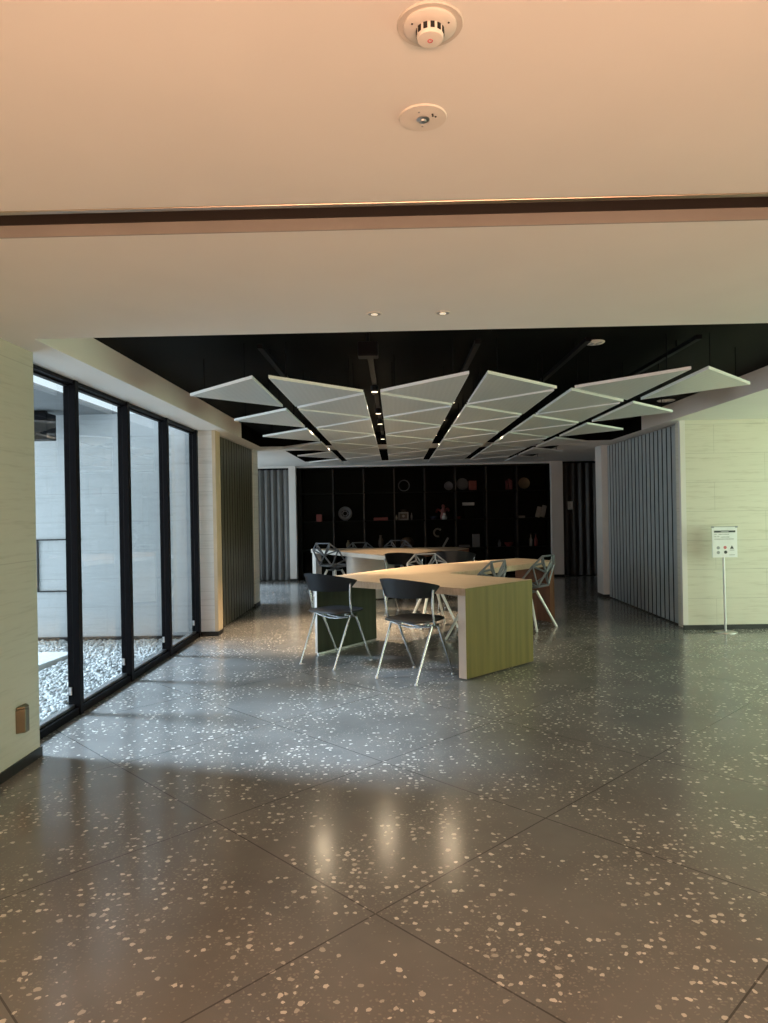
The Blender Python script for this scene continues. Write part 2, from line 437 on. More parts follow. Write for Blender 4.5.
struct('wall_rear_lining', bm, 'white_plaster')
t = thing('wall_switch', 'small pale switch plate on the dark folding door', 'switch', (3.86, 15.66, 1.56))
link('cover_plate', box(BM(), -.055, .055, -.012, .0, -.09, .09, .004), 'device', t)
link('button', box(BM(), -.025, .025, -.018, -.011, -.04, .04, .003), 'device_grey', t)

# ------------------------------------------------------------------ courtyard windows
wy = [4.42, 5.36, 6.41, 7.52, 8.64]
bm = BM()
box(bm, XW-.09, XW, 4.42, 8.72, 0, .055, .002); box(bm, XW-.09, XW, 4.42, 8.72, ZC-.03, ZC-.002, .002)
struct('window_1', bm, 'black_metal')
for i in range(4):
    y = wy[i+1]
    bm = BM(); box(bm, XW-.04, XW+.012, y-.03, y+.03, 0, ZC-.001, .003); struct('window_%d' % (i+2), bm, 'black_metal')
for i in range(4):
    a = wy[i]+(.0 if i == 0 else .03); b = wy[i+1]+.02
    t = thing('window_%d' % (i+6), ['black framed sliding pane nearest the camera beside the stone wall', 'second black framed sliding pane from the camera',
              'third black framed sliding pane from the camera', 'black framed sliding pane farthest from the camera'][i], 'window', (XW-.063, a, 0), 0, 'courtyard sliding panes'); t['kind'] = 'structure'
    L_ = b-a
    bm = BM()
    box(bm, -.02, .02, 0, .02, .055, ZC-.03); box(bm, -.02, .02, L_-.045, L_, .055, ZC-.03)
    box(bm, -.02, .02, .02, L_-.045, ZC-.045, ZC-.03)
    link('sash', bm, 'black_metal', t)
    link('bottom_rail', box(BM(), -.02, .03, .02, L_-.045, .055, .078, .002), 'steel', t)
    link('glass_pane', box(BM(), -.004, .004, .02, L_-.045, .078, ZC-.045), 'glass', t)
    lk = link('lock', box(BM(), -.012, .012, L_-.058, L_-.045, .15, .21, .003), 'steel', t); lk['label'] = 'small silver lock'
struct('wall_courtyard', box(BM(), -7.2, -2.455, 8.74, 8.95, -.1, 2.77), 'stone_out')
struct('ground', box(BM(), -40, XW-.14, 1.0, 8.74, -.3, -.05), 'soil')
struct('ground_lawn', box(BM(), XR+.2, 40, -20, 30, -.4, -.15), 'grass')
struct('trim_7', box(BM(), -4.45, -3.42, 6.3, 8.95, 2.77, 2.79), 'conc')          # outer canopy
struct('trim_8', box(BM(), -7.2, -2.455, 8.70, 8.745, -.05, .012), 'dark_base')
# hatch frame on the courtyard wall
bm = BM()
for a in ((-4.455, -3.9, .575, .59), (-4.455, -3.9, 1.215, 1.23)): box(bm, a[0], a[1], 8.715, 8.74, a[2], a[3])
box(bm, -4.455, -4.44, 8.715, 8.74, .575, 1.23)
struct('trim_10', bm, 'dark_base')
ob = thing('outdoor_unit', 'black box hanging under the eave outside the nearest window', 'outdoor unit', (-4.22, 8.35, 2.76))
link('body', box(BM(), -.16, .16, -.12, .12, -.34, -.03, .01), 'black_metal', ob); link('bracket', box(BM(), -.1, .1, -.03, .03, -.03, .012), 'black_metal', ob)
sl = link('stepping_stone', prism(BM(), [(-4.9, 7.0), (-3.62, 7.0), (-3.55, 7.75), (-4.9, 7.75)], -.05, .015, .006), 'pave'); tag(sl, 'flat pale paving slab lying in the courtyard pebbles', 'paving slab')
# pebbles
tmp = bmesh.new(); bmesh.ops.create_icosphere(tmp, subdivisions=1, radius=1); tv = [v.co.copy() for v in tmp.verts]; tf = [[v.index for v in f.verts] for f in tmp.faces]; tmp.free()
V, F = [], []
def pebble(x, y, s):
    b = len(V); a = random.uniform(0, 6.3); ca, sa = cos(a), sin(a)
    sx, sy, sz = s*random.uniform(.8, 1.3), s*random.uniform(.6, 1), s*random.uniform(.5, .85); z = -.045+sz*random.uniform(.4, 1.1)
    tx, ty = random.uniform(-.5, .5), random.uniform(-.5, .5)
    for v in tv:
        k = random.uniform(.85, 1.12); px, py, pz = v.x*sx*k, v.y*sy*k, v.z*sz*k
        V.append((x+px*ca-py*sa, y+px*sa+py*ca, z+pz+tx*px+ty*py))
    F.extend([[i+b for i in f] for f in tf])
yy = 4.35
while yy < 8.7:
    st = .034
    xx = -4.9
    while xx < XW-.17:
        if not (xx < -3.56 and 6.98 < yy < 7.77) and xx > -.515*yy-.55:
            pebble(xx+random.uniform(-.012, .012), yy+random.uniform(-.012, .012), random.uniform(.016, .028))
        xx += st
    yy += st
me = bpy.data.meshes.new('pebbles'); me.from_pydata(V, [], F); me.materials.append(M['pebble'])
for p in me.polygons: p.use_smooth = True
o = bpy.data.objects.new('pebbles', me); COL.objects.link(o); tag(o, 'pale grey pebbles covering the courtyard ground', 'gravel', kind='stuff')

# ------------------------------------------------------------------ wall outlet cover, left wall
t = thing('outlet_cover', 'bronze wedge shaped outlet cover low on the left stone wall', 'outlet', (XL, 4.20, .225))
bm = BM(); prism(bm, [(0, -.06), (.045, -.03), (.045, .015), (0, .06)], 0, .14, .003); link('hood', bm, 'bronze', t)
bm = BM(); prism(bm, [(0, -.06), (.045, -.03), (.045, .015), (0, .06)], .14, .155, .006); link('cap', bm, 'bronze', t)

# ------------------------------------------------------------------ ceiling devices
t = thing('smoke_detector', 'round white smoke detector with slotted dome on the near ceiling', 'smoke detector', (.097, 1.575, ZA))
bm = BM(); lathe(bm, [(.058, -.003), (.072, -.004), (.074, 0)][::-1], 48); link('mounting_ring', bm, 'device_grey', t, True)
bm = BM(); lathe(bm, [(.059, 0), (.059, -.007), (.054, -.010), (.030, -.012)], 48); link('base_plate', bm, 'device', t, True)
bm = BM(); lathe(bm, [(.030, -.010), (.030, -.029), (.028, -.034), (.012, -.036)], 40); d = link('dome', bm, 'device', t, True)
for k in range(12):
    a = 2*pi*k/12+.13; b = BM(); box(b, -.0045, .0045, -.0012, .0012, -.026, -.0125)
    bmesh.ops.transform(b, matrix=Matrix.Translation((.0301*sin(a), -.0301*cos(a), 0)) @ Matrix.Rotation(a, 4, 'Z'), verts=b.verts)
    link('slot', b, 'hole', d)
bm = BM(); torus(bm, .005, .0013, 'z', (0, .0, -.0365), seg=20); link('test_mark', bm, 'ink_red', d)
for a in (1.57, 3.6, 5.8): b = BM(); lathe(b, [(.0022, -.0095), (.0022, -.012)], 10, loc=(.045*cos(a), .045*sin(a), 0)); link('screw', b, 'hole', t)
t = thing('emergency_light', 'round emergency light plate with small lens behind the smoke detector', 'emergency light', (.096, 1.945, ZA))
bm = BM(); lathe(bm, [(.066, 0), (.066, -.0015), (.064, -.0045), (.02, -.006)], 48); link('cover_plate', bm, 'device', t, True)
bm = BM(); lathe(bm, [(.017, -.005), (.018, -.008), (.011, -.010)], 28); l_ = link('bezel', bm, 'steel', t, True)
bm = BM(); lathe(bm, [(.010, -.008), (.008, -.014), (.003, -.016)], 20); link('lens', bm, 'steel', t, True)
for x, y, m in ((.0, .035, 'ink_grey'), (-.012, -.035, 'ink_grey'), (.026, -.016, 'ink'), (.034, -.012, 'ink'), (.025, -.024, 'ink')):
    b = BM(); lathe(b, [(.0028, -.005), (.0028, -.0072)], 10, loc=(x, y, 0)); link('button', b, m, t)
def downlight(label, x, y, z, r, group, ring='device'):
    t = thing('recessed_downlight', label, 'downlight', (x, y, z), 0, group)
    bm = BM(); torus(bm, r*.9, r*.12, 'z', (0, 0, -.002), sq=.6); link('trim_ring', bm, ring, t, True)
    bm = BM(); lathe(bm, [(r*.82, -.0015), (r*.8, -.003), (r*.42, -.003)], 32); link('reflector', bm, 'ink_grey', t, True)
    bm = BM(); lathe(bm, [(r*.42, -.002), (r*.4, -.006), (r*.2, -.008)], 24); link('lens', bm, 'lamp_dim', t, True)
downlight('small recessed downlight in the pale ceiling, the left of the pair', -.09, 3.72, ZC, .042, 'downlight pair in the pale ceiling')
downlight('small recessed downlight in the pale ceiling, the right of the pair', .27, 3.73, ZC, .042, 'downlight pair in the pale ceiling')
def vent(label, x, y, r):
    t = thing('round_vent', label, 'ceiling vent', (x, y, ZV))
    bm = BM(); lathe(bm, [(r, 0), (r, -.006), (r*.9, -.012), (r*.5, -.014)], 36); link('cover', bm, 'device', t, True)
    for k in range(4):
        a = pi/4+k*pi/2; b = BM(); box(b, r*.2, r*.78, -.008, .008, -.0165, -.0115)
        bmesh.ops.rotate(b, verts=b.verts, cent=(0, 0, 0), matrix=Matrix.Rotation(a, 3, 'Z')); link('slit', b, 'ink_grey', t)
vent('round white vent on the black ceiling near its front edge', 1.52, 5.34, .075)
vent('round pale vent on the black ceiling behind the right hand panels', 3.20, 8.35, .10)

# ------------------------------------------------------------------ triangular ceiling panels
ZP = 2.45; TH = .022
cols = [(-1.62, -.985), (-.87, -.235), (-.10, .535), (.665, 1.30), (1.44, 2.075), (2.195, 2.82)]
P = 1.555; HB = .68
cn = ['leftmost column', 'second column from left', 'third column from left', 'third column from right', 'second column from right', 'rightmost column']
rn = ['foremost', 'second', 'third', 'fourth', 'fifth', 'sixth']
def tri_panel(tip, bx, yc, label, proto={}):
    """tip = x of the point, bx = x of the base side, yc = y of the point"""
    d = bx-tip; key = round(d, 3)
    if key not in proto:
        t = thing('triangular_baffle', label, 'ceiling panel', (tip, yc, ZP), 0, 'triangular ceiling panels')
        pts = [(0, 0), (d, -HB), (d, HB)]
        if d < 0: pts = pts[::-1]
        c = Vector((d*2/3, 0)); ins = [tuple((Vector(p)-c)*.985+c) for p in pts]
        link('sheet', prism(BM(), ins, .001, TH-.002), 'panel', t)
        bm = BM()
        lo = [bm.verts.new((*p, z)) for p in pts for z in (0, TH)]; li = [bm.verts.new((*p, z)) for p in ins for z in (0, TH)]
        for i in range(3):
            j = (i+1) % 3; a0, a1, b0, b1 = lo[2*i], lo[2*i+1], lo[2*j], lo[2*j+1]; c0, c1, e0, e1 = li[2*i], li[2*i+1], li[2*j], li[2*j+1]
            for q in ((a0, b0, b1, a1), (c0, c1, e1, e0), (a0, c0, e0, b0), (a1, b1, e1, c1)): bm.faces.new(q)
        e = link('edge_strip', bm, 'panel_edge', t); e['label'] = 'polished edge, bright light painted in'  # paler than the sheet: light falling on the edges is painted in
        for px, py in ((d*.18, 0), (d*.85, -HB*.72), (d*.85, HB*.72)):
            link('hanger_rod', tube(BM(), [(px, py, TH-.003), (px, py, ZV-ZP-.0)], .004, 6), 'black_metal', t)
        proto[key] = t; return t
    return dup(proto[key], (tip, yc, ZP), 0, label)
for c, (xa, xb) in enumerate(cols):
    even = c % 2 == 0
    for k in range(6):
        y1, y2 = 5.63+P*k, 5.63+P*(k+.5)
        for y, left in ((y1, even), (y2, not even)):
            if c == 0 and not left or c == 5 and left: continue
            if y > 13.5: continue
            s = 'white triangular ceiling panel pointing %s, %s such, %s' % ('left' if left else 'right', rn[k] if k == 0 else rn[k]+' from front', cn[c])
            tri_panel(xa if left else xb, xb if left else xa, y, s)
gaps = [(cols[i][1]+cols[i+1][0])/2 for i in range(5)]
on = ['first', 'second', 'middle', 'fourth', 'fifth']
lamps = {0: [8.5, 10.7], 1: [6.5, 7.95, 8.9, 10.75], 2: [7.25, 8.65, 10.35], 3: [9.5], 4: []}
glint = {(0, 8.5), (1, 8.9), (2, 8.65)}
for i, gx in enumerate(gaps):
    t = thing('lighting_track', 'black lighting track above the %s gap between ceiling panels, from left' % on[i], 'lighting track', (gx, 4.95, 2.66), 0, 'lighting tracks between the panels')
    link('rail', box(BM(), -.02, .02, 0, 6.0, 0, .03, .002), 'black_metal', t)
    for y in (.4, 3, 5.6): link('hanger_rod', tube(BM(), [(0, y, .03), (0, y, ZV-2.66)], .006, 6), 'black_metal', t)
    nth = ['nearest', 'second', 'third', 'farthest']
    for q, ly in enumerate(lamps[i]):
        s = thing('track_spotlight', 'glowing spotlight in the %s panel gap from left, %s of that gap' % (on[i], 'farthest' if q == len(lamps[i])-1 and q else nth[q]), 'spotlight', (gx, ly, 2.66), 0, 'spotlights in the panel gaps')
        link('housing', lathe(BM(), [(.03, 0), (.036, -.005), (.036, -.055), (.032, -.06)], 24, closed_ends=True), 'black_metal', s, True)
        link('lens', lathe(BM(), [(.030, -.0595), (.030, -.063), (.012, -.064)], 24), 'lamp', s, True)
t = thing('ceiling_spotlight', 'black box shaped fitting at the front end of the panel gap', 'ceiling fitting', (gaps[1], 4.93, ZV))
link('stem', tube(BM(), [(0, 0, 0), (0, 0, -.08)], .012, 10), 'black_metal', t)
link('body', box(BM(), -.07, .07, -.06, .06, -.17, -.07, .008), 'black_metal', t)

# ------------------------------------------------------------------ tables
TT = .81
def panel_between(bm, p, q, th, z0, z1, side=1, bev=.002):
    p, q = Vector(p), Vector(q); d = (q-p).normalized(); n = Vector((-d.y, d.x))*side*th
    prism(bm, [tuple(p), tuple(q), tuple(q+n), tuple(p+n)] if side > 0 else [tuple(p), tuple(p+n), tuple(q+n), tuple(q)], z0, z1, bev); return bm
t = thing('angular_table', 'large angular oak meeting table with green lit end panel and black chairs', 'table', (.4, 8.0, 0))
O = Vector((.4, 8.0)); R2 = lambda p: (p[0]-O.x, p[1]-O.y)
A, B, C, I, J, K, Lp = (-.86, 7.45), (.605, 6.235), (1.325, 6.94), (.58, 7.77), (2.11, 9.42), (1.72, 10.0), (.26, 8.97)
bm = prism(BM(), [R2(p) for p in (A, B, C, I, J, K, Lp)], TT-.065, TT-.006); link('edge_core', bm, 'oak_top', t)
bm = prism(BM(), [R2(p) for p in (A, B, C, I, J, K, Lp)], TT-.006, TT); link('tabletop', bm, 'oak_top', t)
oo = (Vector(C)-Vector(B)).normalized(); oo = Vector((oo.y, -oo.x))*.003
ep = link('end_panel', panel_between(BM(), tuple(Vector(R2(B))+oo), tuple(Vector(R2(C))+oo), .086, .012, TT-.0012), 'oak_panel', t); ep['label'] = 'oak end panel with green light painted in'
link('plinth', panel_between(BM(), (R2(B)[0]+.0, R2(B)[1]+.06), (R2(C)[0]-.09, R2(C)[1]-.03), .03, 0, .0115), 'dark_base', t)
# pale narrow end of that panel
bm = BM(); d = (Vector(C)-Vector(B)).normalized(); n = Vector((-d.y, d.x))
p = Vector(R2(B))-d*.004; prism(bm, [tuple(p), tuple(p+d*.004), tuple(p+d*.004+n*.085), tuple(p+n*.085)], .012, TT-.066); e = link('panel_edge', bm, 'beige_lam', t); e['label'] = 'pale laminate panel edge'
D = (-.24, 8.27)
lp = link('leg_panel', panel_between(BM(), R2((-.84, 7.45)), R2(D), .03, .02, TT-.066, 1), 'oak_dark', t); lp['label'] = 'leg panel with dark green shade painted in'  # panel stands in shadow; the shade is painted into its dark green
link('plinth', panel_between(BM(), R2((-.83, 7.465)), R2(D), .028, 0, .019, 1), 'steel', t)
dd = (Vector(D)-Vector((-.84, 7.45))).normalized(); nn = Vector((-dd.y, dd.x)); p = Vector(R2((-.84, 7.45)))-dd*.003
bm = BM(); prism(bm, [tuple(p), tuple(p+dd*.003), tuple(p+dd*.003+nn*.03), tuple(p+nn*.03)], .02, TT-.066); link('panel_edge', bm, 'white_lam', t)
rp = link('leg_panel', panel_between(BM(), R2((2.10, 9.44)), R2((1.735, 9.975)), .085, .0, TT-.066), 'brown_wood', t); rp['label'] = 'red brown leg panel'

t = thing('angular_table', 'pale topped angular table with white drum base in front of the bookcase', 'table', (-.3, 12.6, 0))
O = Vector((-.3, 12.6))
poly = [(-1.62, 13.55), (-.09, 10.97), (.78, 12.2), (.95, 12.0), (1.32, 12.75), (1.15, 13.25), (-.1, 13.45)]
link('edge_core', prism(BM(), [R2(p) for p in poly], TT-.075, TT-.006), 'brown_wood', t)  # rim painted brown for shade, its front strip white for daylight
e = link('front_edge', panel_between(BM(), R2(poly[0]), R2(poly[1]), -.004, TT-.075, TT-.006, 1, 0), 'white_lam', t); e['label'] = 'front edge with daylight painted white'
link('tabletop', prism(BM(), [R2(p) for p in poly], TT-.006, TT), 'oak_top', t)
link('drum_base', lathe(BM(), [(.42, .02), (.42, TT-.076)], 48, loc=(-.15, -.15, 0)), 'white_lam', t, True)
link('drum_plinth', lathe(BM(), [(.40, 0), (.40, .019)], 48, loc=(-.15, -.15, 0)), 'dark_base', t, True)
link('leg', panel_between(BM(), R2((-1.60, 13.545)), R2((-1.52, 13.42)), .12, 0, TT-.076), 'white_lam', t)
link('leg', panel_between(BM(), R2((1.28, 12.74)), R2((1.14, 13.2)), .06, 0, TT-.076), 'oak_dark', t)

# ------------------------------------------------------------------ black curved-back chairs
def black_chair(label, loc, rz):
    t = thing('curved_back_chair', label, 'chair', loc, rz, 'black curved back chairs')
    bm = BM(); nu, nv = 28, 7; g = []
    for j in range(nv):
        v = j/(nv-1); row = []
        for i in range(nu):
            u = -1+2*i/(nu-1)
            span = radians(92)*(.80+.20*min(1, v*1.1))
            a = u*span; rx, ry = .262+.040*v, .258+.040*v
            zz = .735+(.178-.075*abs(u)**1.8)*v
            row.append(bm.verts.new((rx*sin(a), .0-ry*cos(a)-.012*v, zz)))
        g.append(row)
    for j in range(nv-1):
        for i in range(nu-1): bm.faces.new((g[j][i], g[j][i+1], g[j+1][i+1], g[j+1][i]))
    bmesh.ops.solidify(bm, geom=bm.faces[:], thickness=.012)
    link('backrest', bm, 'black_plastic', t, True)
    bm = BM(); rings = []
    for s, z in ((.02, .498), (.55, .500), (.92, .512), (1.0, .520), (.985, .532), (.9, .527), (.5, .516), (.02, .513)):
        ring = []
        for k in range(40):
            a = 2*pi*k/40; n_ = 3.2; ca, sa = cos(a), sin(a)
            r = 1/((abs(ca)**n_+abs(sa)**n_)**(1/n_))
            ring.append(bm.verts.new((.245*s*r*ca*(1-.06*sa), .02+.235*s*r*sa, z)))
        rings.append(ring)
    for Aq, Bq in zip(rings, rings[1:]):
        for k in range(40): bm.faces.new((Aq[k], Aq[(k+1) % 40], Bq[(k+1) % 40], Bq[k]))
    bm.faces.new(rings[0][::-1]); bm.faces.new(rings[-1])
    link('seat', bm, 'seat_black', t, True)
    for s in (-1, 1):
        u = link('upright', tube(BM(), smoothpath([(s*.235, .05, .478), (s*.25, .0, .482), (s*.264, -.05, .53), (s*.272, -.075, .66), (s*.283, -.085, .77), (s*.289, -.087, .81)]), .0105, 10), 'chrome', t, True)
        for f in (-1, 1):
            lg = link('leg', tube(BM(), [(s*.235, f*.045, .478), (s*.232, f*.16, .24), (s*.228, f*.268, .012)], .0115, 10, .009), 'chrome', t, True)
            link('foot_glide', lathe(BM(), [(.015, 0), (.016, .006), (.010, .016)], 14, loc=(s*.228, f*.268, 0)), 'steel', lg, True)
    bm = BM()
    tube(bm, smoothpath([(-.235, .045, .480), (-.12, .05, .462), (0, .05, .452), (.12, .05, .462), (.235, .045, .480)], 4), .009, 8)
    tube(bm, smoothpath([(-.235, -.045, .480), (-.12, -.05, .462), (0, -.05, .452), (.12, -.05, .462), (.235, -.045, .480)], 4), .009, 8)
    for s in (-1, 1): tube(bm, [(s*.235, -.05, .482), (s*.235, .05, .482)], .012, 8)
    for s in (-1, 1): tube(bm, [(s*.15, 0, .468), (s*.15, 0, .503)], .02, 8)
    link('seat_frame', bm, 'chrome', t, True)
    return t
face = lambda dx, dy: atan2(-dx, dy)        # rotation that turns local +Y to (dx, dy)
bc = black_chair('black curved back chair with chrome legs, left of the front pair', (-.615, 7.08, 0), face(.33, .41))
dup(bc, (.155, 6.43, 0), face(.34, .40), 'black curved back chair with chrome legs beside the green lit end panel')
dup(bc, (.90, 10.60, 0), face(.25, .97), 'black curved back chair behind the oak table, right of the far pair')
dup(bc, (.14, 10.36, 0), face(.35, .94), 'black curved back chair partly hidden in the gap between both tables')

# ------------------------------------------------------------------ lattice chairs
def lattice_chair(label, loc, rz, m='grey_cast'):
    t = thing('lattice_chair', label, 'chair', loc, rz, 'grey lattice chairs')
    N = dict(T1=(-.14, -.30, .915), T2=(.14, -.30, .915), S1=(-.27, -.235, .80), S2=(.27, -.235, .80), C=(0, -.27, .71), L1=(-.30, -.10, .63), L2=(.30, -.10, .63),
             B1=(-.13, -.225, .535), B2=(.13, -.225, .535), E1=(-.30, .06, .53), E2=(.30, .06, .53), F1=(-.20, .27, .525), F2=(.20, .27, .525), D=(0, .03, .485),
             U1=(-.13, -.29, .83), U2=(.13, -.29, .83))
    def net(edges):
        bm = BM()
        for a, b in edges: tube(bm, [N[a], N[b]], .0125, 6)
        for k in {q for e in edges for q in e}:
            bmesh.ops.create_icosphere(bm, subdivisions=1, radius=.014, matrix=Matrix.Translation(N[k]))
        return bm
    link('backrest', net([('T1', 'T2'), ('T1', 'S1'), ('T2', 'S2'), ('T1', 'U1'), ('T2', 'U2'), ('U1', 'C'), ('U2', 'C'), ('U1', 'S1'), ('U2', 'S2'), ('S1', 'C'), ('S2', 'C'),
                          ('S1', 'L1'), ('S2', 'L2'), ('L1', 'B1'), ('L2', 'B2'), ('C', 'B1'), ('C', 'B2'), ('S1', 'B1'), ('S2', 'B2'), ('T1', 'C'), ('T2', 'C')]), m, t, True)
    link('seat', net([('B1', 'B2'), ('L1', 'E1'), ('L2', 'E2'), ('B1', 'E1'), ('B2', 'E2'), ('E1', 'F1'), ('E2', 'F2'), ('F1', 'F2'), ('D', 'B1'), ('D', 'B2'), ('D', 'E1'), ('D', 'E2'), ('D', 'F1'), ('D', 'F2')]), m, t, True)
    link('leg_bracket', lathe(BM(), [(.10, .44), (.12, .455), (.05, .478)], 20), m, t, True)
    for sx in (-1, 1):
        for sy in (-1, 1):
            link('leg', tube(BM(), [(sx*.085, sy*.085, .455), (sx*.25, sy*.27, .0)], .019, 10, .014), 'leg_white', t, True)
    return t
lc = lattice_chair('dark lattice chair standing at the right side of the oak table', (1.66, 9.01, 0), face(-.76, .65))
dup(lc, (.93, 8.24, 0), face(-.76, .65), 'lattice chair whose back shows above the oak table in its notch')
dup(lc, (.47, 9.25, 0), face(.25, -.97), 'lattice chair tucked under the far edge of the oak table')
dup(lc, (-1.10, 12.64, 0), face(.55, .83), 'lattice chair left of the white drum base, before the far table', 1.05)
dup(lc, (-.66, 13.60, 0), face(.15, -.98), 'lattice chair behind the far table, left of two tops', .98)
dup(lc, (.02, 13.85, 0), face(-.1, -.99), 'lattice chair behind the far table, right of two tops', 1.0)

# ------------------------------------------------------------------ bookcase and ornaments
SX = [-2.05+.68*i for i in range(9)]; SZ = [.03, .67, 1.30, 1.94]; YS = 15.70
t = thing('bookcase', 'dark built in bookcase filling the far wall between white pillars', 'bookcase', (0, YS, 0))
link('back_panel', box(BM(), -2.14, 3.41, .38, .40, 0, 2.50), 'shelf', t)
link('side_panel', box(BM(), -2.17, -2.07, 0, .38, 0, 2.50), 'shelf', t); link('side_panel', box(BM(), 3.41, 3.43, 0, .38, 0, 2.50), 'shelf', t)
link('top_panel', box(BM(), -2.07, 3.41, 0, .38, 2.47, 2.50), 'shelf', t)
for z in SZ: link('shelf_board', box(BM(), -2.07, 3.41, .01, .38, z-.03, z), ['shelf'], t)
for x in SX[1:-1]: link('divider', box(BM(), x-.014, x+.014, 0, .38, 0, 2.47), 'shelf_edge', t)
struct('trim_9', box(BM(), -2.18, 3.435, 15.70, 16.12, 2.50, ZC), 'white_plaster')

YI = YS+.16
def orn(name, label, cat, bm, m, smooth=True, group=None):
    return tag(link(name, bm, m, None, smooth), label, cat, group)
z1, z2, z3 = SZ[3], SZ[2], SZ[1]
def pot(x, z, r, h):
    return lathe(BM(), [(r*.55, 0), (r, h*.35), (r*.9, h*.6), (r*.4, h*.85), (r*.5, h)], 20, loc=(x, YI, z))
orn('ring_ornament', 'thin metal ring standing on the top shelf', 'ornament', torus(BM(), .12, .012, 'y', (.21, YI, z1+.132)), 'c_grey')
def disc(x, z, r, th=.03, hole=0):
    bm = BM(); lathe(bm, [(r*.25, 0), (r*.7, .008), (r, th), (r*.97, th+.006), (r*.6, .022), (.02, .016)], 32)
    bmesh.ops.rotate(bm, verts=bm.verts, cent=(0, 0, 0), matrix=Matrix.Rotation(radians(82), 3, 'X')); bmesh.ops.translate(bm, verts=bm.verts, vec=(x, YI+.06, z+r)); return bm
orn('round_plate', 'grey round plate on the top shelf, left of two', 'plate', disc(1.27-.06, z1+.004, .10), 'c_grey')
orn('round_plate', 'larger grey round plate on the top shelf beside the red box', 'plate', disc(1.52, z1+.004, .135), 'c_grey')
orn('gift_box', 'red box with pale label on the top shelf', 'box', box(BM(), 1.66, 1.83, YI-.05, YI+.08, z1, z1+.21, .006), 'c_red', False)
for k, (x, h) in enumerate(((2.50, .20), (2.56, .24), (2.60, .21))):
    orn('book', 'dark red book on the top shelf, %s of three' % ['left', 'middle', 'right'][k], 'book', box(BM(), x-.018, x+.018, YI-.07, YI+.07, z1, z1+h, .003), 'c_red', False, 'red books on the top shelf')
orn('round_plate', 'brown round plate on the top shelf at far right', 'plate', disc(2.90, z1+.004, .13), 'c_gold')
pl = thing('ring_plate', 'grey openwork round plate on the second shelf at left', 'plate', (-1.12, YI+.03, z2+.17))
link('rim', torus(BM(), .12, .038, 'y', sq=.5), 'c_grey', pl, True); link('hub', torus(BM(), .055, .012, 'y', sq=.5), 'c_grey', pl, True)
bm = BM()
for k in range(6): tube(bm, [(.05*cos(k*pi/3), 0, .05*sin(k*pi/3)), (.10*cos(k*pi/3), 0, .10*sin(k*pi/3))], .008, 6)
link('spoke', bm, 'c_grey', pl); link('stand', box(BM(), -.05, .05, -.03, .04, -.17, -.155), 'c_dark', pl)
orn('gift_box', 'small dark red box at the left end of the second shelf', 'box', box(BM(), -1.76, -1.64, YI-.05, YI+.06, z2, z2+.16, .004), 'c_red', False)
orn('flat_tray', 'low dark red tray on the second shelf', 'tray', box(BM(), -.48, -.16, YI-.06, YI+.06, z2, z2+.07, .01), 'c_red', False)
rd = thing('table_radio', 'small pale radio like box with dark front panel on the second shelf', 'radio', (.185, YI, z2))
link('case', box(BM(), -.115, .115, -.06, .06, 0, .18, .008), 'c_pale', rd); link('front_panel', box(BM(), -.085, .085, -.064, -.058, .03, .15, .004), 'c_brown', rd)
link('dial', lathe(BM(), [(.03, -.003), (.03, .003)], 20, loc=(0, 0, 0)), 'c_pale', rd).matrix_local = Matrix.Translation((0, -.067, .09)) @ Matrix.Rotation(pi/2, 4, 'X')
orn('small_bowl', 'brown bowl standing on top of the small pale box', 'bowl', lathe(BM(), [(.03, 0), (.07, .03), (.08, .055), (.07, .05), (.02, .012)], 20, loc=(.19, YI, z2+.18)), 'c_brown')
orn('small_vase', 'tiny white vase left of the small pale box', 'vase', pot(-.03+.06, z2, .028, .12), 'c_white')
orn('small_vase', 'slim pale vase right of the small pale box', 'vase', pot(.37, z2, .024, .16), 'c_pale')
fg = thing('figurine', 'pink and red figurine with spread arms on the second shelf', 'figurine', (1.08, YI, z2))
link('body', lathe(BM(), [(.06, 0), (.075, .06), (.05, .14), (.06, .19), (.03, .25)], 20), 'c_pink', fg, True)
link('arm', tube(BM(), smoothpath([(-.02, 0, .17), (-.12, 0, .22), (-.16, 0, .15)]), .024, 8), 'c_red', fg, True)
link('arm', tube(BM(), smoothpath([(.02, 0, .17), (.10, 0, .24), (.13, 0, .18)]), .024, 8), 'c_red', fg, True)
link('head', lathe(BM(), [(.012, .24), (.035, .27), (.04, .295), (.03, .32), (.01, .335)], 16), 'c_pink', fg, True)
orn('small_figure', 'small pale figure in front of the pink figurine', 'figurine', lathe(BM(), [(.05, 0), (.06, .05), (.03, .10), (.036, .125), (.012, .15)], 18, loc=(1.10, YI-.10, z2)), 'c_white')
orn('small_bowl', 'small blue bowl left of the pink figurine', 'bowl', lathe(BM(), [(.04, 0), (.08, .04), (.085, .07), (.075, .065), (.02, .012)], 20, loc=(.86, YI, z2)), 'c_blue')
orn('small_bowl', 'small red bowl right of the pink figurine', 'bowl', lathe(BM(), [(.025, 0), (.05, .03), (.052, .06), (.045, .055), (.015, .012)], 20, loc=(1.42, YI, z2)), 'c_red')
st = thing('display_stand', 'pale rectangular block on a dark stand, second shelf right of middle', 'display stand', (1.64, YI, z2))
link('stand', box(BM(), -.08, .08, -.04, .04, 0, .30), 'shelf', st); link('block', box(BM(), -.13, .13, -.06, .06, .30, .37, .006), 'c_white', st)
orn('model_car', 'tiny pale toy like block on the second shelf near the right end', 'ornament', box(BM(), 2.76, 2.90, YI-.03, YI+.03, z2, z2+.055, .015), 'c_pale', False)
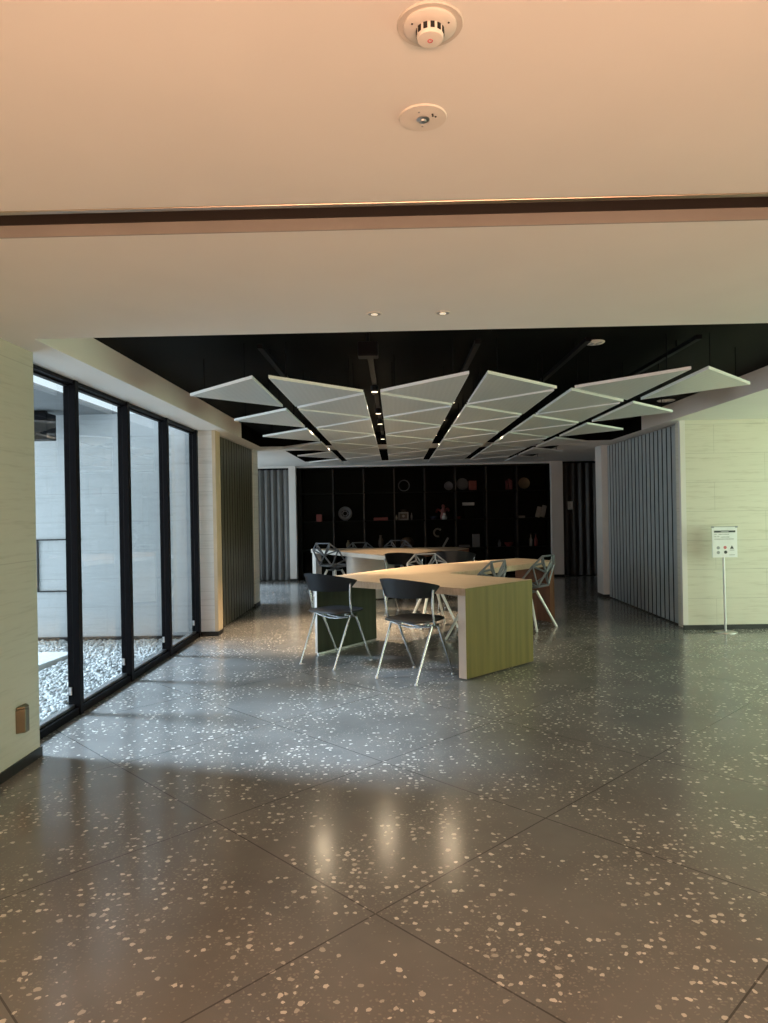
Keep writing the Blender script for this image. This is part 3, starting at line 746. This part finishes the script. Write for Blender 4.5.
for k, x in enumerate((3.17, 3.28)):
    b = box(BM(), -.05, .05, -.012, .012, 0, .24+.03*k, .004); bmesh.ops.rotate(b, verts=b.verts, cent=(.05, 0, 0), matrix=Matrix.Rotation(radians(14), 3, 'Y')); bmesh.ops.translate(b, verts=b.verts, vec=(x, YI, z2+.001))
    orn('picture_frame', 'slanting pale frame at the right end of the second shelf, %s of two' % ['left', 'right'][k], 'picture frame', b, 'c_pale', False)
orn('hook_ornament', 'pale open C shaped ring on the third shelf', 'ornament', torus(BM(), .085, .02, 'y', (.95, YI, z3+.335), radians(40), radians(290)), 'c_pale')
orn('pedestal', 'dark pedestal under the pale open ring on the third shelf', 'pedestal', lathe(BM(), [(.07, 0), (.07, .02), (.02, .05), (.02, .20), (.05, .23)], 20, loc=(.95, YI, z3)), 'shelf')
b = box(BM(), -.02, .02, -.03, .03, 0, .24, .004); bmesh.ops.rotate(b, verts=b.verts, cent=(0, 0, 0), matrix=Matrix.Rotation(radians(30), 3, 'Y')); bmesh.ops.translate(b, verts=b.verts, vec=(1.06, YI, z3+.012))
orn('book', 'pale book leaning to the right on the third shelf', 'book', b, 'c_pale', False)
orn('tall_box', 'tall dull grey box on the third shelf', 'box', box(BM(), 1.72, 1.88, YI-.05, YI+.05, z3, z3+.29, .006), 'c_grey', False)
orn('flat_tray', 'low grey tray on the third shelf left of the tall grey box', 'tray', box(BM(), 1.42, 1.66, YI-.06, YI+.06, z3, z3+.05, .008), 'c_grey', False)
orn('small_vase', 'slim green grey vase on the third shelf right of middle', 'vase', pot(2.32, z3, .04, .15), 'c_grey')
orn('small_bowl', 'dark red bowl beside the slim vase on the third shelf', 'bowl', lathe(BM(), [(.04, 0), (.09, .05), (.10, .09), (.09, .085), (.02, .012)], 20, loc=(2.53, YI, z3)), 'c_red')
for k, x in enumerate((3.02, 3.13)):
    b_ = thing('bottle', '%s bottle at the right end of the third shelf' % ['pale', 'dark red'][k], 'bottle', (x, YI, z3))
    link('body', lathe(BM(), [(.036, 0), (.04, .01), (.04, .15), (.014, .20), (.014, .255)], 18), ['c_pale', 'c_red'][k], b_, True)
    link('cap', lathe(BM(), [(.017, .255), (.017, .28)], 14), 'c_dark', b_, True)
orn('small_vase', 'small ochre vase on the third shelf above the far table', 'vase', pot(-1.06, z3, .05, .2), 'c_gold')
orn('round_pot', 'round dark brown pot on the third shelf', 'pot', lathe(BM(), [(.08, 0), (.15, .08), (.16, .15), (.10, .23), (.04, .25)], 24, loc=(.26, YI, z3)), 'c_brown')
orn('small_vase', 'dark vase on the third shelf left of the round pot', 'vase', pot(-.33, z3, .06, .3), 'c_brown')

# ------------------------------------------------------------------ sign stand
t = thing('sign_stand', 'white notice board on a slim white pole before the cream stone wall', 'sign', (3.885, 8.44, 0))
link('base_plate', lathe(BM(), [(.13, 0), (.13, .006), (.125, .010), (.02, .012)], 36), 'steel', t, True)
link('pole', tube(BM(), [(0, 0, .01), (-.008, 0, .92)], .014, 12), 'sign_white', t, True)
b = link('board', box(BM(), -.147, .147, -.022, -.012, .885, 1.245, .002), 'sign_white', t)
link('clip', box(BM(), -.155, -.125, -.026, -.010, 1.235, 1.255, .002), 'ink_grey', t); link('clip', box(BM(), .125, .155, -.026, -.010, 1.235, 1.255, .002), 'ink_grey', t)
link('top_rail', box(BM(), -.125, .125, -.024, -.010, 1.245, 1.252), 'ink_grey', t)
fy = -.0225
link('header_band', box(BM(), -.125, .125, fy-.001, fy+.001, 1.180, 1.203), 'ink', b)
link('header_title', box(BM(), -.045, .045, fy-.002, fy, 1.178, 1.208), 'ink_grey', b)
bm = BM()
for k, (xa, xb, z) in enumerate(((-.12, -.09, 1.155), (-.07, .05, 1.155), (-.12, -.10, 1.128), (-.085, -.065, 1.128), (-.045, .06, 1.122), (-.12, .11, 1.098))):
    x = xa
    while x < xb-.004:
        w = random.uniform(.006, .014); box(bm, x, min(x+w, xb), fy-.0005, fy+.001, z, z+.009); x += w+.004
link('text_lines', bm, 'ink_grey', b)
def icon(x, z, kind, m):
    bm = BM()
    if kind == 0: lathe(bm, [(.019, -.0008), (.019, .0008)], 20); bmesh.ops.rotate(bm, verts=bm.verts, cent=(0, 0, 0), matrix=Matrix.Rotation(pi/2, 3, 'X'))
    else:
        prism(bm, [(-.022, -.016), (.022, -.016), (0, .024)], -.0008, .0008); bmesh.ops.rotate(bm, verts=bm.verts, cent=(0, 0, 0), matrix=Matrix.Rotation(pi/2, 3, 'X'))
    bmesh.ops.translate(bm, verts=bm.verts, vec=(x, fy, z)); link('pictogram', bm, m, b)
icon(-.078, 1.0, 0, 'ink_grey'); icon(.002, 1.003, 0, 'ink_red'); icon(.082, 1.003, 1, 'ink'); icon(-.078, .945, 0, 'ink_grey'); icon(.008, .948, 0, 'ink')
bm = BM(); box(bm, .055, .11, fy-.0005, fy+.001, .968, .975); box(bm, .05, .115, fy-.0005, fy+.001, .912, .918); link('caption', bm, 'ink_grey', b)

# ------------------------------------------------------------------ light
w = bpy.data.worlds.new('sky'); sc.world = w; w.use_nodes = True
nt = w.node_tree; bg = nt.nodes['Background']
tc = nt.nodes.new('ShaderNodeTexCoord'); sp = nt.nodes.new('ShaderNodeSeparateXYZ'); rp_ = nt.nodes.new('ShaderNodeValToRGB')
nt.links.new(tc.outputs['Generated'], sp.inputs[0]); nt.links.new(sp.outputs[2], rp_.inputs[0]); nt.links.new(rp_.outputs[0], bg.inputs[0])
rp_.color_ramp.elements[0].color = (.80, .92, 1, 1); rp_.color_ramp.elements[1].color = (.72, .88, 1, 1)
bg.inputs[1].default_value = 1.3
WARM = (1, .55, .345)
# lobby behind the camera: unseen warm fill added to brighten the ceiling
glow('lobby_fill', 'AREA', (.4, -1.65, .8), 400, WARM, (radians(180), 0, 0), 3.6, 1.2)
# daylight at the two glazed sides
glow('garden_daylight', 'AREA', (XR+.35, 4.9, 1.3), 255, (.84, 1, .67), (0, radians(90), 0), 2.3, 6.8)
glow('courtyard_daylight', 'AREA', (-7.3, 5.4, 1.3), 200, (.78, .90, 1), (0, radians(-90), 0), 2.5, 6.0)
glow('rear_daylight', 'AREA', (-4.95, 13.65, 1.25), 45, (.88, .95, 1), (0, radians(-90), 0), 2.2, 3.2)
d_ = Vector((cos(radians(42)), -.18*cos(radians(42)), -sin(radians(42))))
sun = glow('sun', 'SUN', (-8, 8, 8), 10.5, (.62, .79, 1), d_.to_track_quat('-Z', 'Y').to_euler()); sun.data.angle = radians(12)
# spotlights in the panel gaps
for i, gx in enumerate(gaps):
    for ly in lamps[i]:
        glow('track_spot', 'AREA', (gx, ly, 2.592), 6.0 if (i, ly) in glint else 5, (1, .78, .52), (0, 0, 0), .06, spread=165 if (i, ly) in glint else 105)
for x, y, e, s in ((-.165, 8.6, 150, 66), (-.93, 8.9, 560, 74), (.60, 9.95, 300, 62), (-.165, 12.3, 90, 66)):
    glow('table_spot', 'SPOT', (x, y, 2.48), e, (1, .74, .47), (0, 0, 0), spot_size=radians(s), spot_blend=.6, shadow_soft_size=.03)

# ------------------------------------------------------------------ camera
T_, R_ = radians(.89), radians(1.03)
r = Vector((cos(T_), sin(T_), 0)); f = Vector((-sin(T_), cos(T_), 0)); u = Vector((0, 0, 1))
cx = r*cos(R_)-u*sin(R_); cy = r*sin(R_)+u*cos(R_); cz = -f
cam = bpy.data.cameras.new('camera'); co = bpy.data.objects.new('camera', cam); COL.objects.link(co)
m = Matrix((cx, cy, cz)).transposed().to_4x4(); m.translation = Vector((0, 0, 1.5)); co.matrix_world = m
cam.sensor_fit = 'VERTICAL'; cam.sensor_height = 36; cam.sensor_width = 36; cam.lens = 708/1023*36; cam.clip_start = .02
sc.camera = co
sc.view_settings.view_transform = 'Standard'; sc.view_settings.look = 'None'; sc.view_settings.gamma = 1
sc.view_settings.use_curve_mapping = False; sc.view_settings.exposure = 0
sc.cycles.use_denoising = True; sc.cycles.max_bounces = 10; sc.cycles.transparent_max_bounces = 12
sc.cycles.sample_clamp_indirect = 6; sc.cycles.caustics_reflective = False; sc.cycles.caustics_refractive = False
